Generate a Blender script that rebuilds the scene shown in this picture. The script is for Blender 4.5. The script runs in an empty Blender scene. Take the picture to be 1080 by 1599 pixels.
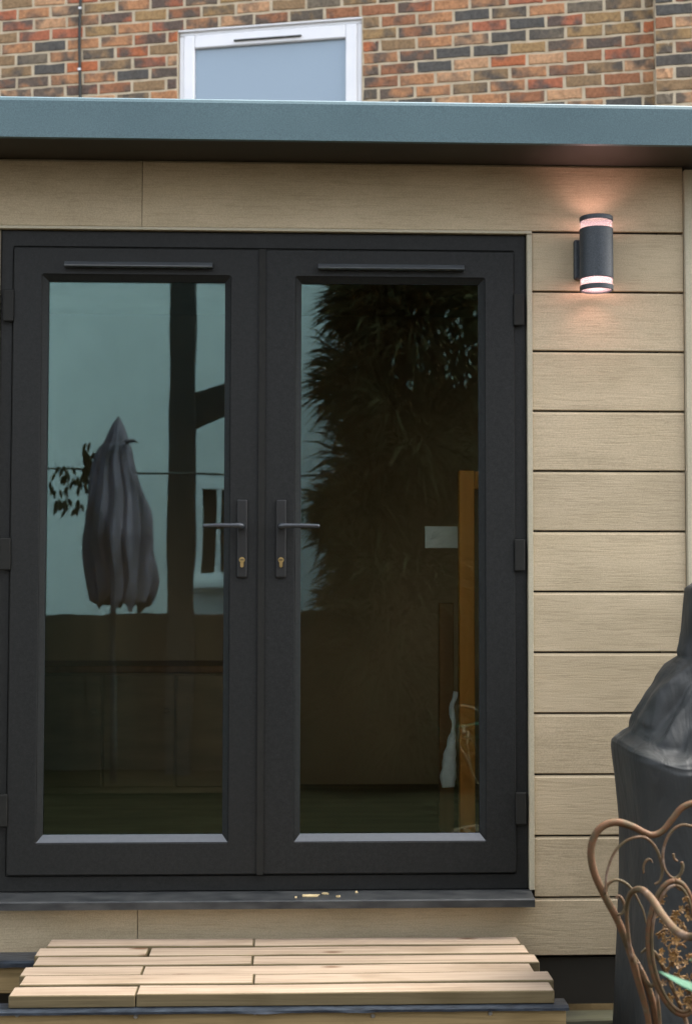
import bpy, bmesh, math, random
from mathutils import Vector, Matrix, noise
R = math.radians
random.seed(7)
scene = bpy.context.scene
col = scene.collection

# ------------------------------------------------------------------ camera
EYE, DIST = 1.55, 4.42
PITCH, YAW, ROLL = R(2.6), R(2.1), R(0.1)
fwd = Vector((math.sin(YAW)*math.cos(PITCH), math.cos(YAW)*math.cos(PITCH), math.sin(PITCH)))
rgt = Vector((math.cos(YAW), -math.sin(YAW), 0)); upv = rgt.cross(fwd)
CR = rgt*math.cos(ROLL) + upv*math.sin(ROLL); CU = upv*math.cos(ROLL) - rgt*math.sin(ROLL)
CAM = Vector((0, -DIST, EYE))
cd = bpy.data.cameras.new('camera'); cam = bpy.data.objects.new('camera', cd); col.objects.link(cam)
cd.sensor_fit = 'VERTICAL'; cd.sensor_height = 36; cd.lens = 50; cd.clip_end = 2000; cd.clip_start = 0.05
cam.matrix_world = Matrix(((CR.x, CU.x, -fwd.x, CAM.x), (CR.y, CU.y, -fwd.y, CAM.y), (CR.z, CU.z, -fwd.z, CAM.z), (0, 0, 0, 1)))
cd.dof.use_dof = True; cd.dof.focus_distance = DIST - 0.02; cd.dof.aperture_fstop = 4.5
scene.camera = cam

# ------------------------------------------------------------------ world, sun, exposure
SUN = Vector((0.75, 0.22, 1.10)).normalized()
w = bpy.data.worlds.new('World'); scene.world = w; w.use_nodes = True
nt = w.node_tree; bg = nt.nodes['Background']
sky = nt.nodes.new('ShaderNodeTexSky'); sky.sky_type = 'NISHITA'; sky.sun_disc = False
sky.sun_elevation = math.asin(SUN.z); sky.sun_rotation = math.atan2(SUN.x, SUN.y)
sky.air_density = 1.0; sky.dust_density = 6.0; sky.ozone_density = 1.0
hs = nt.nodes.new('ShaderNodeHueSaturation'); hs.inputs['Saturation'].default_value = 0.42
nt.links.new(sky.outputs[0], hs.inputs['Color']); nt.links.new(hs.outputs[0], bg.inputs['Color'])
bg.inputs['Strength'].default_value = 0.15
sl = bpy.data.lights.new('sun', 'SUN'); sl.energy = 0.75; sl.angle = R(30); sl.color = (1, 0.95, 0.88)
so = bpy.data.objects.new('sun', sl); col.objects.link(so); so.location = SUN*30
so.rotation_euler = SUN.to_track_quat('Z', 'Y').to_euler()
scene.view_settings.view_transform = 'Standard'; scene.view_settings.look = 'None'
scene.view_settings.exposure = 2.27; scene.view_settings.gamma = 1.0
scene.cycles.use_denoising = True; scene.cycles.sample_clamp_indirect = 3.0; scene.cycles.max_bounces = 10; scene.cycles.transparent_max_bounces = 12

def ray(px, py):
    return fwd*(50/36*1599) + CR*(px-540) - CU*(py-799.5)
def at(px, py, Y):                      # photo pixel -> point on the plane y = Y
    d = ray(px, py); return CAM + d*((Y+DIST)/d.y)
def atz(px, py, z):
    d = ray(px, py); return CAM + d*((z-EYE)/d.z)
def mir(px, py, d):                     # a point seen mirrored in the door glass, d metres in front of it
    p = at(px, py, d); return Vector((p.x, -p.y, p.z))

# ------------------------------------------------------------------ materials
def new_mat(name):
    m = bpy.data.materials.new(name); m.use_nodes = True
    t = m.node_tree; b = t.nodes['Principled BSDF']
    return m, t, b
def N(t, kind, **kw):
    n = t.nodes.new(kind)
    for k, v in kw.items():
        if hasattr(n, k): setattr(n, k, v)
        else: n.inputs[k].default_value = v
    return n
def coords(t, scale=(1, 1, 1), rnd=True):
    tc = N(t, 'ShaderNodeTexCoord'); oi = N(t, 'ShaderNodeObjectInfo')
    mp = N(t, 'ShaderNodeMapping'); mp.inputs['Scale'].default_value = scale
    if rnd:
        ml = N(t, 'ShaderNodeVectorMath', operation='SCALE'); ml.inputs[0].default_value = (37, 53, 71)
        t.links.new(oi.outputs['Random'], ml.inputs['Scale'])
        ad = N(t, 'ShaderNodeVectorMath', operation='ADD')
        t.links.new(tc.outputs['Object'], ad.inputs[0]); t.links.new(ml.outputs[0], ad.inputs[1])
        t.links.new(ad.outputs[0], mp.inputs['Vector'])
    else:
        t.links.new(tc.outputs['Object'], mp.inputs['Vector'])
    return mp.outputs[0], oi
def ramp(t, fac, stops, interp='LINEAR'):
    r = N(t, 'ShaderNodeValToRGB'); cr = r.color_ramp; cr.interpolation = interp
    while len(cr.elements) < len(stops): cr.elements.new(0.5)
    for e, (p, c) in zip(cr.elements, stops): e.position = p; e.color = (*c, 1)
    t.links.new(fac, r.inputs[0]); return r.outputs[0]
def mix(t, fac, a, b, mode='MIX'):
    m = N(t, 'ShaderNodeMix', data_type='RGBA', blend_type=mode)
    for s, v in ((m.inputs[0], fac), (m.inputs[6], a), (m.inputs[7], b)):
        if hasattr(v, 'links') or isinstance(v, bpy.types.NodeSocket): t.links.new(v, s)
        elif isinstance(v, (int, float)): s.default_value = v
        else: s.default_value = (*v, 1)
    return m.outputs[2]
def bump(t, b, h, strength, dist):
    bn = N(t, 'ShaderNodeBump'); bn.inputs['Strength'].default_value = strength; bn.inputs['Distance'].default_value = dist
    t.links.new(h, bn.inputs['Height']); t.links.new(bn.outputs[0], b.inputs['Normal'])
def pm(name, c1, c2, scale=(8, 8, 8), rough=0.6, metal=0.0, bmp=0.0, bdist=0.002, detail=5, spec=0.5, vary=0.0, dist=0.0, fine=0.0):
    m, t, b = new_mat(name); v, oi = coords(t, scale)
    n = N(t, 'ShaderNodeTexNoise'); n.inputs['Scale'].default_value = 1; n.inputs['Detail'].default_value = detail
    n.inputs['Distortion'].default_value = dist; t.links.new(v, n.inputs['Vector'])
    c = ramp(t, n.outputs[0], [(0.3, c1), (0.7, c2)])
    if vary:
        mr = N(t, 'ShaderNodeMapRange'); mr.inputs['To Min'].default_value = 1-vary; mr.inputs['To Max'].default_value = 1+vary
        t.links.new(oi.outputs['Random'], mr.inputs['Value'])
        sc = N(t, 'ShaderNodeVectorMath', operation='SCALE'); t.links.new(c, sc.inputs[0]); t.links.new(mr.outputs[0], sc.inputs['Scale'])
        c = sc.outputs[0]
    if fine:
        vf, _ = coords(t, (280, 280, 280)); nf = N(t, 'ShaderNodeTexNoise'); nf.inputs['Scale'].default_value = 1; nf.inputs['Detail'].default_value = 2; t.links.new(vf, nf.inputs['Vector'])
        c = mix(t, 1.0, c, ramp(t, nf.outputs[0], [(0.3, (1-fine,)*3), (0.7, (1+fine,)*3)]), 'MULTIPLY')
    t.links.new(c, b.inputs['Base Color'])
    b.inputs['Roughness'].default_value = rough; b.inputs['Metallic'].default_value = metal
    b.inputs['Specular IOR Level'].default_value = spec
    if bmp: bump(t, b, n.outputs[0], bmp, bdist)
    return m

M = {}
def cladding_mat(name, c1, c2):
    m, t, b = new_mat(name); v, oi = coords(t, (7, 1, 120))
    n = N(t, 'ShaderNodeTexNoise'); n.inputs['Scale'].default_value = 1.0; n.inputs['Detail'].default_value = 3; n.inputs['Distortion'].default_value = 1.6
    t.links.new(v, n.inputs['Vector'])
    v2, _ = coords(t, (1.6, 1, 5)); n2 = N(t, 'ShaderNodeTexNoise'); n2.inputs['Scale'].default_value = 1.5; n2.inputs['Detail'].default_value = 6
    t.links.new(v2, n2.inputs['Vector'])
    c = ramp(t, n2.outputs[0], [(0.3, c1), (0.7, c2)])
    g = ramp(t, n.outputs[0], [(0.36, (0.88, 0.87, 0.86)), (0.46, (1, 1, 1)), (0.66, (1.02, 1.02, 1.02))])
    c = mix(t, 0.8, c, g, 'MULTIPLY')
    v3, _ = coords(t, (1.1, 1, 3.2)); n3 = N(t, 'ShaderNodeTexNoise'); n3.inputs['Scale'].default_value = 2.2; n3.inputs['Detail'].default_value = 9; n3.inputs['Roughness'].default_value = 0.65
    t.links.new(v3, n3.inputs['Vector'])
    c = mix(t, 0.7, c, ramp(t, n3.outputs[0], [(0.30, (0.80, 0.80, 0.77)), (0.52, (1, 1, 1)), (0.75, (1.04, 1.03, 1.0))]), 'MULTIPLY')
    mr = N(t, 'ShaderNodeMapRange'); mr.inputs['To Min'].default_value = 0.94; mr.inputs['To Max'].default_value = 1.06; t.links.new(oi.outputs['Random'], mr.inputs['Value'])
    sc = N(t, 'ShaderNodeVectorMath', operation='SCALE'); t.links.new(c, sc.inputs[0]); t.links.new(mr.outputs[0], sc.inputs['Scale']); c = sc.outputs[0]
    t.links.new(c, b.inputs['Base Color']); b.inputs['Roughness'].default_value = 0.62
    b.inputs['Specular IOR Level'].default_value = 0.3
    vs_, _ = coords(t, (300, 300, 300)); ns_ = N(t, 'ShaderNodeTexNoise'); ns_.inputs['Scale'].default_value = 1; ns_.inputs['Detail'].default_value = 2; t.links.new(vs_, ns_.inputs['Vector'])
    c = mix(t, 1.0, c, ramp(t, ns_.outputs[0], [(0.3, (0.86, 0.86, 0.85)), (0.7, (1.12, 1.12, 1.12))]), 'MULTIPLY'); t.links.new(c, b.inputs['Base Color'])
    bump(t, b, n.outputs[0], 0.34, 0.003)
    return m
M['clad'] = cladding_mat('fibre_cement_cladding', (0.45, 0.365, 0.235), (0.53, 0.43, 0.285))
M['trim'] = pm('cladding_trim', (0.42, 0.38, 0.265), (0.48, 0.43, 0.305), (6, 6, 6), 0.55, fine=0.1)
M['under'] = pm('breather_membrane', (0.015, 0.014, 0.012), (0.025, 0.022, 0.02), rough=0.9)
M['upvc'] = pm('anthracite_upvc', (0.0115, 0.0122, 0.0112), (0.0165, 0.0172, 0.0160), (90, 90, 90), 0.58, bmp=0.12, bdist=0.0008, spec=0.26, fine=0.25)
M['upvc2'] = pm('anthracite_upvc_gasket', (0.010, 0.010, 0.008), (0.014, 0.014, 0.011), (40, 40, 40), 0.7, spec=0.3)
M['bead'] = pm('anthracite_skylit', (0.050, 0.056, 0.060), (0.062, 0.068, 0.072), (60, 60, 60), 0.28, spec=0.8)  # paler than the door upvc: skylight on bottom beads and vents painted in
M['sill'] = pm('sill_anthracite', (0.020, 0.022, 0.023), (0.060, 0.062, 0.060), (14, 30, 30), 0.45, detail=8, spec=0.4)
M['fascia'] = pm('fascia_aluminium', (0.068, 0.122, 0.136), (0.082, 0.142, 0.156), (3, 3, 3), 0.48, metal=0.0, spec=0.5, fine=0.22)
M['soffit'] = pm('soffit_board', (0.032, 0.028, 0.020), (0.042, 0.037, 0.027), (5, 5, 5), 0.7)
M['roof'] = pm('roof_membrane', (0.06, 0.06, 0.06), (0.1, 0.1, 0.1), (4, 4, 4), 0.85)
M['blackm'] = pm('black_hardware', (0.007, 0.007, 0.006), (0.010, 0.010, 0.009), (40, 40, 40), 0.5)
M['lever'] = pm('satin_lever', (0.05, 0.055, 0.06), (0.08, 0.085, 0.09), (40, 40, 40), 0.25, metal=0.4)
M['brass'] = pm('brass', (0.55, 0.38, 0.14), (0.75, 0.55, 0.25), (60, 60, 60), 0.28, metal=1.0)
M['lamp'] = pm('lamp_anthracite', (0.030, 0.038, 0.045), (0.045, 0.055, 0.063), (160, 160, 160), 0.5, bmp=0.1, bdist=0.0005, fine=0.3)
M['white_upvc'] = pm('white_upvc', (0.78, 0.79, 0.80), (0.84, 0.84, 0.85), (6, 6, 6), 0.3)
M['mortar'] = pm('mortar', (0.46, 0.375, 0.255), (0.60, 0.50, 0.35), (18, 18, 18), 0.95, bmp=0.6, bdist=0.004)
M['render'] = pm('white_render', (0.72, 0.74, 0.73), (0.80, 0.81, 0.80), (1.2, 1.2, 1.2), 0.9, bmp=0.15, bdist=0.003)
M['deck'] = None
def rust_mat(name, stops, sc):
    m, t, b = new_mat(name); v, oi = coords(t, (sc, sc, sc))
    n = N(t, 'ShaderNodeTexNoise'); n.inputs['Scale'].default_value = 1; n.inputs['Detail'].default_value = 9; n.inputs['Roughness'].default_value = 0.65; t.links.new(v, n.inputs['Vector'])
    t.links.new(ramp(t, n.outputs[0], stops), b.inputs['Base Color']); b.inputs['Roughness'].default_value = 0.7; b.inputs['Specular IOR Level'].default_value = 0.3
    bump(t, b, n.outputs[0], 0.7, 0.002); return m
M['rust'] = rust_mat('rusty_iron', [(0.28, (0.030, 0.022, 0.010)), (0.42, (0.080, 0.054, 0.024)), (0.52, (0.115, 0.052, 0.022)), (0.62, (0.085, 0.06, 0.028)), (0.74, (0.20, 0.15, 0.105))], 22)
M['rust2'] = rust_mat('rusty_worn_iron', [(0.28, (0.045, 0.032, 0.014)), (0.44, (0.095, 0.070, 0.034)), (0.54, (0.105, 0.058, 0.028)), (0.66, (0.21, 0.155, 0.115))], 19)
M['rustflower'] = pm('rusty_flower', (0.11, 0.05, 0.015), (0.30, 0.17, 0.05), (60, 60, 60), 0.6, vary=0.35)
M['memb'] = pm('black_damp_membrane', (0.012, 0.016, 0.022), (0.035, 0.045, 0.058), (25, 60, 60), 0.35, bmp=0.4, bdist=0.006)
M['soil'] = pm('soil', (0.020, 0.015, 0.008), (0.036, 0.027, 0.014), (7, 7, 7), 1.0, bmp=0.8, bdist=0.03, detail=8, spec=0.0)
M['moss'] = pm('mossy_sleeper', (0.015, 0.014, 0.007), (0.045, 0.045, 0.02), (6, 20, 20), 0.9, bmp=0.5, bdist=0.006)
M['fence'] = pm('brown_fence', (0.030, 0.021, 0.010), (0.055, 0.037, 0.018), (20, 20, 3), 0.8, vary=0.12)
M['inner'] = pm('brown_ply_lining', (0.30, 0.215, 0.11), (0.50, 0.36, 0.195), (1.5, 1.5, 1.1), 0.8)
M['floor'] = pm('dark_floor', (0.17, 0.12, 0.06), (0.27, 0.19, 0.10), (2, 12, 2), 0.9, spec=0.1)
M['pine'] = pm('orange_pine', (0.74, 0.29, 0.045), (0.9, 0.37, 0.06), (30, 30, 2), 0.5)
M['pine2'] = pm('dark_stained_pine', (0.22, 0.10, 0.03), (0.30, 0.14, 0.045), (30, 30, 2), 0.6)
M['paper'] = pm('white_paper', (0.62, 0.66, 0.60), (0.7, 0.72, 0.66), (10, 10, 10), 0.8)
M['bag'] = pm('clear_bag', (0.55, 0.6, 0.62), (0.8, 0.84, 0.86), (25, 25, 25), 0.3, bmp=0.5, bdist=0.01)
M['parasol'] = pm('parasol_cloth', (0.022, 0.015, 0.022), (0.15, 0.11, 0.145), (13, 13, 3.0), 0.8)
M['leafdk'] = pm('dark_leaf', (0.022, 0.019, 0.008), (0.042, 0.036, 0.016), (3, 3, 3), 1.0, spec=0.05)
M['bark'] = pm('bark', (0.04, 0.03, 0.02), (0.08, 0.06, 0.04), (20, 20, 5), 0.9, bmp=0.5, bdist=0.01)
M['leafgr'] = pm('fresh_leaf', (0.008, 0.055, 0.022), (0.026, 0.10, 0.055), (30, 30, 30), 0.6, spec=0.3)
M['fence2'] = pm('brown_cabinet', (0.27, 0.19, 0.10), (0.40, 0.28, 0.15), (3, 3, 14), 0.7)
M['flake'] = pm('tan_flake', (0.50, 0.38, 0.18), (0.68, 0.55, 0.32), (60, 60, 60), 0.9)
M['offcut'] = pm('pale_offcut', (0.6, 0.5, 0.42), (0.68, 0.58, 0.5), (5, 30, 30), 0.8)
M['cable'] = pm('black_cable', (0.02, 0.022, 0.02), (0.035, 0.038, 0.03), (30, 30, 30), 0.6)
M['screw'] = pm('zinc_screw', (0.35, 0.36, 0.36), (0.5, 0.5, 0.5), (80, 80, 80), 0.4, metal=0.8)

def wood_mat(name, light, dark, knots=True, face=None):
    m, t, b = new_mat(name); v, oi = coords(t, (1.6, 48, 48))
    n = N(t, 'ShaderNodeTexNoise'); n.inputs['Scale'].default_value = 1.2; n.inputs['Detail'].default_value = 7; n.inputs['Distortion'].default_value = 1.2
    t.links.new(v, n.inputs['Vector'])
    c = ramp(t, n.outputs[0], [(0.25, dark), (0.55, light), (0.8, tuple(x*1.12 for x in light))])
    v2, _ = coords(t, (4, 9, 9)); k = N(t, 'ShaderNodeTexVoronoi'); k.inputs['Scale'].default_value = 0.8
    t.links.new(v2, k.inputs['Vector'])
    kk = ramp(t, k.outputs['Distance'], [(0.05, (0.35, 0.22, 0.14)), (0.13, (1, 1, 1))])
    c = mix(t, 0.9, c, kk, 'MULTIPLY')
    v3, _ = coords(t, (3, 5, 5)); d = N(t, 'ShaderNodeTexNoise'); d.inputs['Scale'].default_value = 1.0; d.inputs['Detail'].default_value = 8
    t.links.new(v3, d.inputs['Vector'])
    st = ramp(t, d.outputs[0], [(0.30, (0.66, 0.63, 0.55)), (0.46, (1, 1, 1))])
    c = mix(t, 0.75, c, st, 'MULTIPLY')
    mr = N(t, 'ShaderNodeMapRange'); mr.inputs['To Min'].default_value = 0.94; mr.inputs['To Max'].default_value = 1.07
    t.links.new(oi.outputs['Random'], mr.inputs['Value'])
    sc = N(t, 'ShaderNodeVectorMath', operation='SCALE'); t.links.new(c, sc.inputs[0]); t.links.new(mr.outputs[0], sc.inputs['Scale'])
    t.links.new(sc.outputs[0], b.inputs['Base Color']); b.inputs['Roughness'].default_value = 0.75
    b.inputs['Specular IOR Level'].default_value = 0.25
    bump(t, b, n.outputs[0], 0.6, 0.003)
    return m
M['deck'] = wood_mat('weathered_softwood', (0.39, 0.30, 0.215), (0.24, 0.175, 0.115))
M['edge'] = wood_mat('treated_edge_gap_shade', (0.145, 0.112, 0.058), (0.10, 0.078, 0.038))  # green-brown sawn edges, darkened further to paint in shade between planks
M['beam'] = wood_mat('treated_beam', (0.30, 0.215, 0.10), (0.19, 0.135, 0.06))

def brick_mat():
    m, t, b = new_mat('stock_brick'); v, oi = coords(t, (14, 14, 14))
    base = ramp(t, oi.outputs['Random'], [(0, (0.27, 0.125, 0.07)), (0.14, (0.36, 0.125, 0.06)), (0.22, (0.37, 0.19, 0.10)), (0.36, (0.42, 0.25, 0.145)),
        (0.50, (0.23, 0.155, 0.09)), (0.60, (0.29, 0.19, 0.095)), (0.73, (0.085, 0.082, 0.078)), (0.85, (0.15, 0.125, 0.095)), (0.92, (0.33, 0.12, 0.07))], 'CONSTANT')
    wn = N(t, 'ShaderNodeTexWhiteNoise'); wn.noise_dimensions = '1D'; t.links.new(oi.outputs['Random'], wn.inputs['W'])
    n = N(t, 'ShaderNodeTexNoise'); n.inputs['Scale'].default_value = 0.55; n.inputs['Detail'].default_value = 3; t.links.new(v, n.inputs['Vector'])
    sm = N(t, 'ShaderNodeMath', operation='ADD'); t.links.new(n.outputs[0], sm.inputs[0])
    ms = N(t, 'ShaderNodeMath', operation='MULTIPLY'); ms.inputs[1].default_value = 0.30; t.links.new(wn.outputs['Value'], ms.inputs[0])
    t.links.new(ms.outputs[0], sm.inputs[1])
    f = ramp(t, sm.outputs[0], [(0.60, (0, 0, 0)), (0.78, (0.9, 0.9, 0.9))])
    c = mix(t, f, base, (0.085, 0.078, 0.070))
    n2 = N(t, 'ShaderNodeTexNoise'); n2.inputs['Scale'].default_value = 3.5; n2.inputs['Detail'].default_value = 8; n2.inputs['Roughness'].default_value = 0.7; t.links.new(v, n2.inputs['Vector'])
    sp = ramp(t, n2.outputs[0], [(0.28, (0.66, 0.62, 0.56)), (0.5, (1.16, 1.14, 1.08)), (0.75, (1.7, 1.62, 1.46))])
    c = mix(t, 1.0, c, sp, 'MULTIPLY')
    t.links.new(c, b.inputs['Base Color']); b.inputs['Roughness'].default_value = 0.9; b.inputs['Specular IOR Level'].default_value = 0.2
    bump(t, b, n2.outputs[0], 0.7, 0.004)
    return m
M['brick'] = brick_mat()

def glass_mat():
    m, t, b = new_mat('coated_glass'); out = t.nodes['Material Output']
    tr = N(t, 'ShaderNodeBsdfTransparent'); tr.inputs[0].default_value = (0.97, 0.97, 0.94, 1)
    gl = N(t, 'ShaderNodeBsdfGlossy'); gl.inputs['Roughness'].default_value = 0.0; gl.inputs[0].default_value = (0.60, 0.97, 1.0, 1)
    v, oi = coords(t, (5, 5, 3)); wv = N(t, 'ShaderNodeTexNoise'); wv.inputs['Scale'].default_value = 1; wv.inputs['Detail'].default_value = 1; t.links.new(v, wv.inputs['Vector'])
    bn = N(t, 'ShaderNodeBump'); bn.inputs['Strength'].default_value = 0.05; bn.inputs['Distance'].default_value = 0.006; t.links.new(wv.outputs[0], bn.inputs['Height']); t.links.new(bn.outputs[0], gl.inputs['Normal'])
    fr = N(t, 'ShaderNodeFresnel'); fr.inputs[0].default_value = 1.78
    mx = N(t, 'ShaderNodeMixShader'); t.links.new(fr.outputs[0], mx.inputs[0]); t.links.new(tr.outputs[0], mx.inputs[1]); t.links.new(gl.outputs[0], mx.inputs[2])
    t.links.new(mx.outputs[0], out.inputs[0]); return m
M['glass'] = glass_mat()
def frost_mat():
    m, t, b = new_mat('frosted_glass'); b.inputs['Base Color'].default_value = (0.26, 0.345, 0.42, 1); b.inputs['Roughness'].default_value = 0.3
    b.inputs['Specular IOR Level'].default_value = 0.8
    v, oi = coords(t, (60, 60, 60)); n = N(t, 'ShaderNodeTexNoise'); n.inputs['Scale'].default_value = 1; t.links.new(v, n.inputs['Vector']); bump(t, b, n.outputs[0], 0.25, 0.002)
    return m
M['frost'] = frost_mat()
def acrylic_mat():
    m, t, b = new_mat('clear_acrylic'); out = t.nodes['Material Output']
    tr = N(t, 'ShaderNodeBsdfTransparent'); tr.inputs[0].default_value = (0.95, 0.95, 0.95, 1)
    tl = N(t, 'ShaderNodeBsdfTranslucent'); tl.inputs[0].default_value = (0.4, 0.4, 0.4, 1)
    df = N(t, 'ShaderNodeBsdfDiffuse'); df.inputs[0].default_value = (0.3, 0.3, 0.3, 1)
    m1 = N(t, 'ShaderNodeMixShader'); m1.inputs[0].default_value = 0.6; t.links.new(tl.outputs[0], m1.inputs[1]); t.links.new(df.outputs[0], m1.inputs[2])
    m2 = N(t, 'ShaderNodeMixShader'); m2.inputs[0].default_value = 0.35; t.links.new(tr.outputs[0], m2.inputs[1]); t.links.new(m1.outputs[0], m2.inputs[2])
    t.links.new(m2.outputs[0], out.inputs[0]); return m
M['acrylic'] = acrylic_mat()
def bulb_mat():
    m, t, b = new_mat('lit_bulb'); b.inputs['Emission Color'].default_value = (1, 0.66, 0.52, 1); b.inputs['Emission Strength'].default_value = 0.35
    return m
M['bulb'] = bulb_mat()
def cover_mat():
    m, t, b = new_mat('black_pvc_cover'); v, oi = coords(t, (9, 9, 9))
    n = N(t, 'ShaderNodeTexNoise'); n.inputs['Scale'].default_value = 1; n.inputs['Detail'].default_value = 6; t.links.new(v, n.inputs['Vector'])
    c = ramp(t, n.outputs[0], [(0.3, (0.024, 0.026, 0.025)), (0.7, (0.038, 0.041, 0.039))])
    t.links.new(c, b.inputs['Base Color']); b.inputs['Roughness'].default_value = 0.62; b.inputs['Specular IOR Level'].default_value = 0.42
    mp = N(t, 'ShaderNodeMapping'); mp.inputs['Rotation'].default_value = (0, R(32), 0); mp.inputs['Scale'].default_value = (18, 10, 4)
    tc = N(t, 'ShaderNodeTexCoord'); t.links.new(tc.outputs['Object'], mp.inputs['Vector'])
    cr = N(t, 'ShaderNodeTexNoise'); cr.inputs['Scale'].default_value = 1; cr.inputs['Detail'].default_value = 3; cr.inputs['Distortion'].default_value = 0.8; t.links.new(mp.outputs[0], cr.inputs['Vector'])
    b1 = N(t, 'ShaderNodeBump'); b1.inputs['Strength'].default_value = 0.32; b1.inputs['Distance'].default_value = 0.03; t.links.new(cr.outputs[0], b1.inputs['Height'])
    b2 = N(t, 'ShaderNodeBump'); b2.inputs['Strength'].default_value = 0.4; b2.inputs['Distance'].default_value = 0.015; t.links.new(n.outputs[0], b2.inputs['Height'])
    t.links.new(b1.outputs[0], b2.inputs['Normal']); t.links.new(b2.outputs[0], b.inputs['Normal']); return m
M['cover'] = cover_mat()

# ------------------------------------------------------------------ object helpers
ORG = {}
def thing(name, label, cat, loc, group=None, kind=None):
    o = bpy.data.objects.new(name, None); o.empty_display_size = 0.1; col.objects.link(o); o.location = loc
    ORG[o] = Vector(loc); tag(o, label, cat, group, kind); return o
def tag(o, label=None, cat=None, group=None, kind=None):
    if label: o['label'] = label
    if cat: o['category'] = cat
    if group: o['group'] = group
    if kind: o['kind'] = kind
    return o
def link(name, me, mat, parent=None, origin=None, smooth=False):
    """me has world coordinates; the object's origin is moved to its middle"""
    if origin is None:
        vs = [v.co for v in me.vertices]
        lo = Vector((min(v[i] for v in vs) for i in range(3))); hi = Vector((max(v[i] for v in vs) for i in range(3)))
        origin = (lo+hi)/2
    origin = Vector(origin)
    me.transform(Matrix.Translation(-origin))
    if mat is not None: me.materials.append(mat)
    if smooth:
        for p in me.polygons: p.use_smooth = True
    o = bpy.data.objects.new(name, me); col.objects.link(o)
    o.location = origin - (ORG[parent] if parent else Vector((0, 0, 0)))
    if parent: o.parent = parent
    ORG[o] = origin
    return o
def mesh(name, vs, fs):
    me = bpy.data.meshes.new(name); me.from_pydata([tuple(v) for v in vs], [], fs); me.update(); return me
def bm_mesh(name, bm):
    bmesh.ops.recalc_face_normals(bm, faces=bm.faces)
    me = bpy.data.meshes.new(name); bm.to_mesh(me); bm.free(); return me
def bm_box(bm, x0, x1, y0, y1, z0, z1, mtx=None):
    r = bmesh.ops.create_cube(bm, size=1)
    for v in r['verts']:
        v.co = Vector(((x0+x1)/2 + v.co.x*(x1-x0), (y0+y1)/2 + v.co.y*(y1-y0), (z0+z1)/2 + v.co.z*(z1-z0)))
        if mtx: v.co = mtx @ v.co
    return r['verts']
def box(name, x0, x1, y0, y1, z0, z1, mat, parent=None, bev=0.0, seg=1, mtx=None, jit=0.0):
    bm = bmesh.new(); bm_box(bm, x0, x1, y0, y1, z0, z1)
    if jit:
        for v in bm.verts: v.co += Vector([random.uniform(-jit, jit) for _ in range(3)])
    if bev: bmesh.ops.bevel(bm, geom=bm.edges[:], offset=bev, segments=seg, profile=0.5, affect='EDGES')
    if mtx: bm.transform(mtx)
    return link(name, bm_mesh(name, bm), mat, parent)
def crom(pts, n=8):
    P = [Vector(p) for p in pts]; out = []
    P = [P[0]*2-P[1]] + P + [P[-1]*2-P[-2]]
    for i in range(1, len(P)-2):
        a, b, c, d = P[i-1], P[i], P[i+1], P[i+2]
        for k in range(n):
            t = k/n
            out.append(0.5*((2*b) + (c-a)*t + (2*a-5*b+4*c-d)*t*t + (3*b-a-3*c+d)*t**3))
    out.append(P[-2]); return out
def tube_geo(vs, fs, pts, rad, sides=8, flat=1.0):
    """sweep along pts; rad a number or a list interpolated along the sweep"""
    n = len(pts); base = len(vs); prev = None
    for i, p in enumerate(pts):
        tn = (pts[min(i+1, n-1)] - pts[max(i-1, 0)]).normalized()
        if prev is None:
            a = Vector((0, 1, 0)) if abs(tn.y) < 0.9 else Vector((1, 0, 0)); u = tn.cross(a).normalized()
        else:
            u = (prev - tn*prev.dot(tn)).normalized()
        prev = u; v = tn.cross(u)
        if isinstance(rad, (list, tuple)):
            f = i/(n-1)*(len(rad)-1); k = min(int(f), len(rad)-2); r = rad[k]+(rad[k+1]-rad[k])*(f-k)
        else: r = rad
        for s in range(sides):
            a = 2*math.pi*s/sides; vs.append(p + u*math.cos(a)*r + v*math.sin(a)*r*flat)
    for i in range(n-1):
        for s in range(sides):
            a = base+i*sides+s; b = base+i*sides+(s+1) % sides
            fs.append((a, b, b+sides, a+sides))
    fs.append(tuple(base+s for s in range(sides))[::-1]); fs.append(tuple(base+(n-1)*sides+s for s in range(sides)))
def tube(name, pts, rad, mat, parent=None, sides=8, n=8, flat=1.0):
    vs, fs = [], []; tube_geo(vs, fs, crom(pts, n) if n else [Vector(p) for p in pts], rad, sides, flat)
    return link(name, mesh(name, vs, fs), mat, parent, smooth=True)
def lathe(name, prof, cx, cy, mat, parent=None, seg=40, closed=False, smooth=True, fold=None):
    """prof: list of (r, z); closed joins last to first"""
    vs, fs = [], []; m = len(prof)
    for (r, z) in prof:
        for s in range(seg):
            a = 2*math.pi*s/seg; k = 1.0 if not fold else fold(a, z)
            vs.append((cx+r*k*math.cos(a), cy+r*k*math.sin(a), z))
    for i in range(m if closed else m-1):
        j = (i+1) % m
        for s in range(seg):
            q = (s+1) % seg; fs.append((i*seg+s, i*seg+q, j*seg+q, j*seg+s))
    if not closed:
        fs.append(tuple(range(seg))[::-1]); fs.append(tuple((m-1)*seg+s for s in range(seg)))
    bm = bmesh.new(); me0 = mesh(name, vs, fs); bm.from_mesh(me0); bpy.data.meshes.remove(me0)
    me = bm_mesh(name, bm)
    o = link(name, me, mat, parent)
    if smooth:
        for p in o.data.polygons: p.use_smooth = len(p.vertices) == 4
        try: o.data.set_sharp_from_angle(angle=R(35))
        except Exception: pass
    return o
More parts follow.
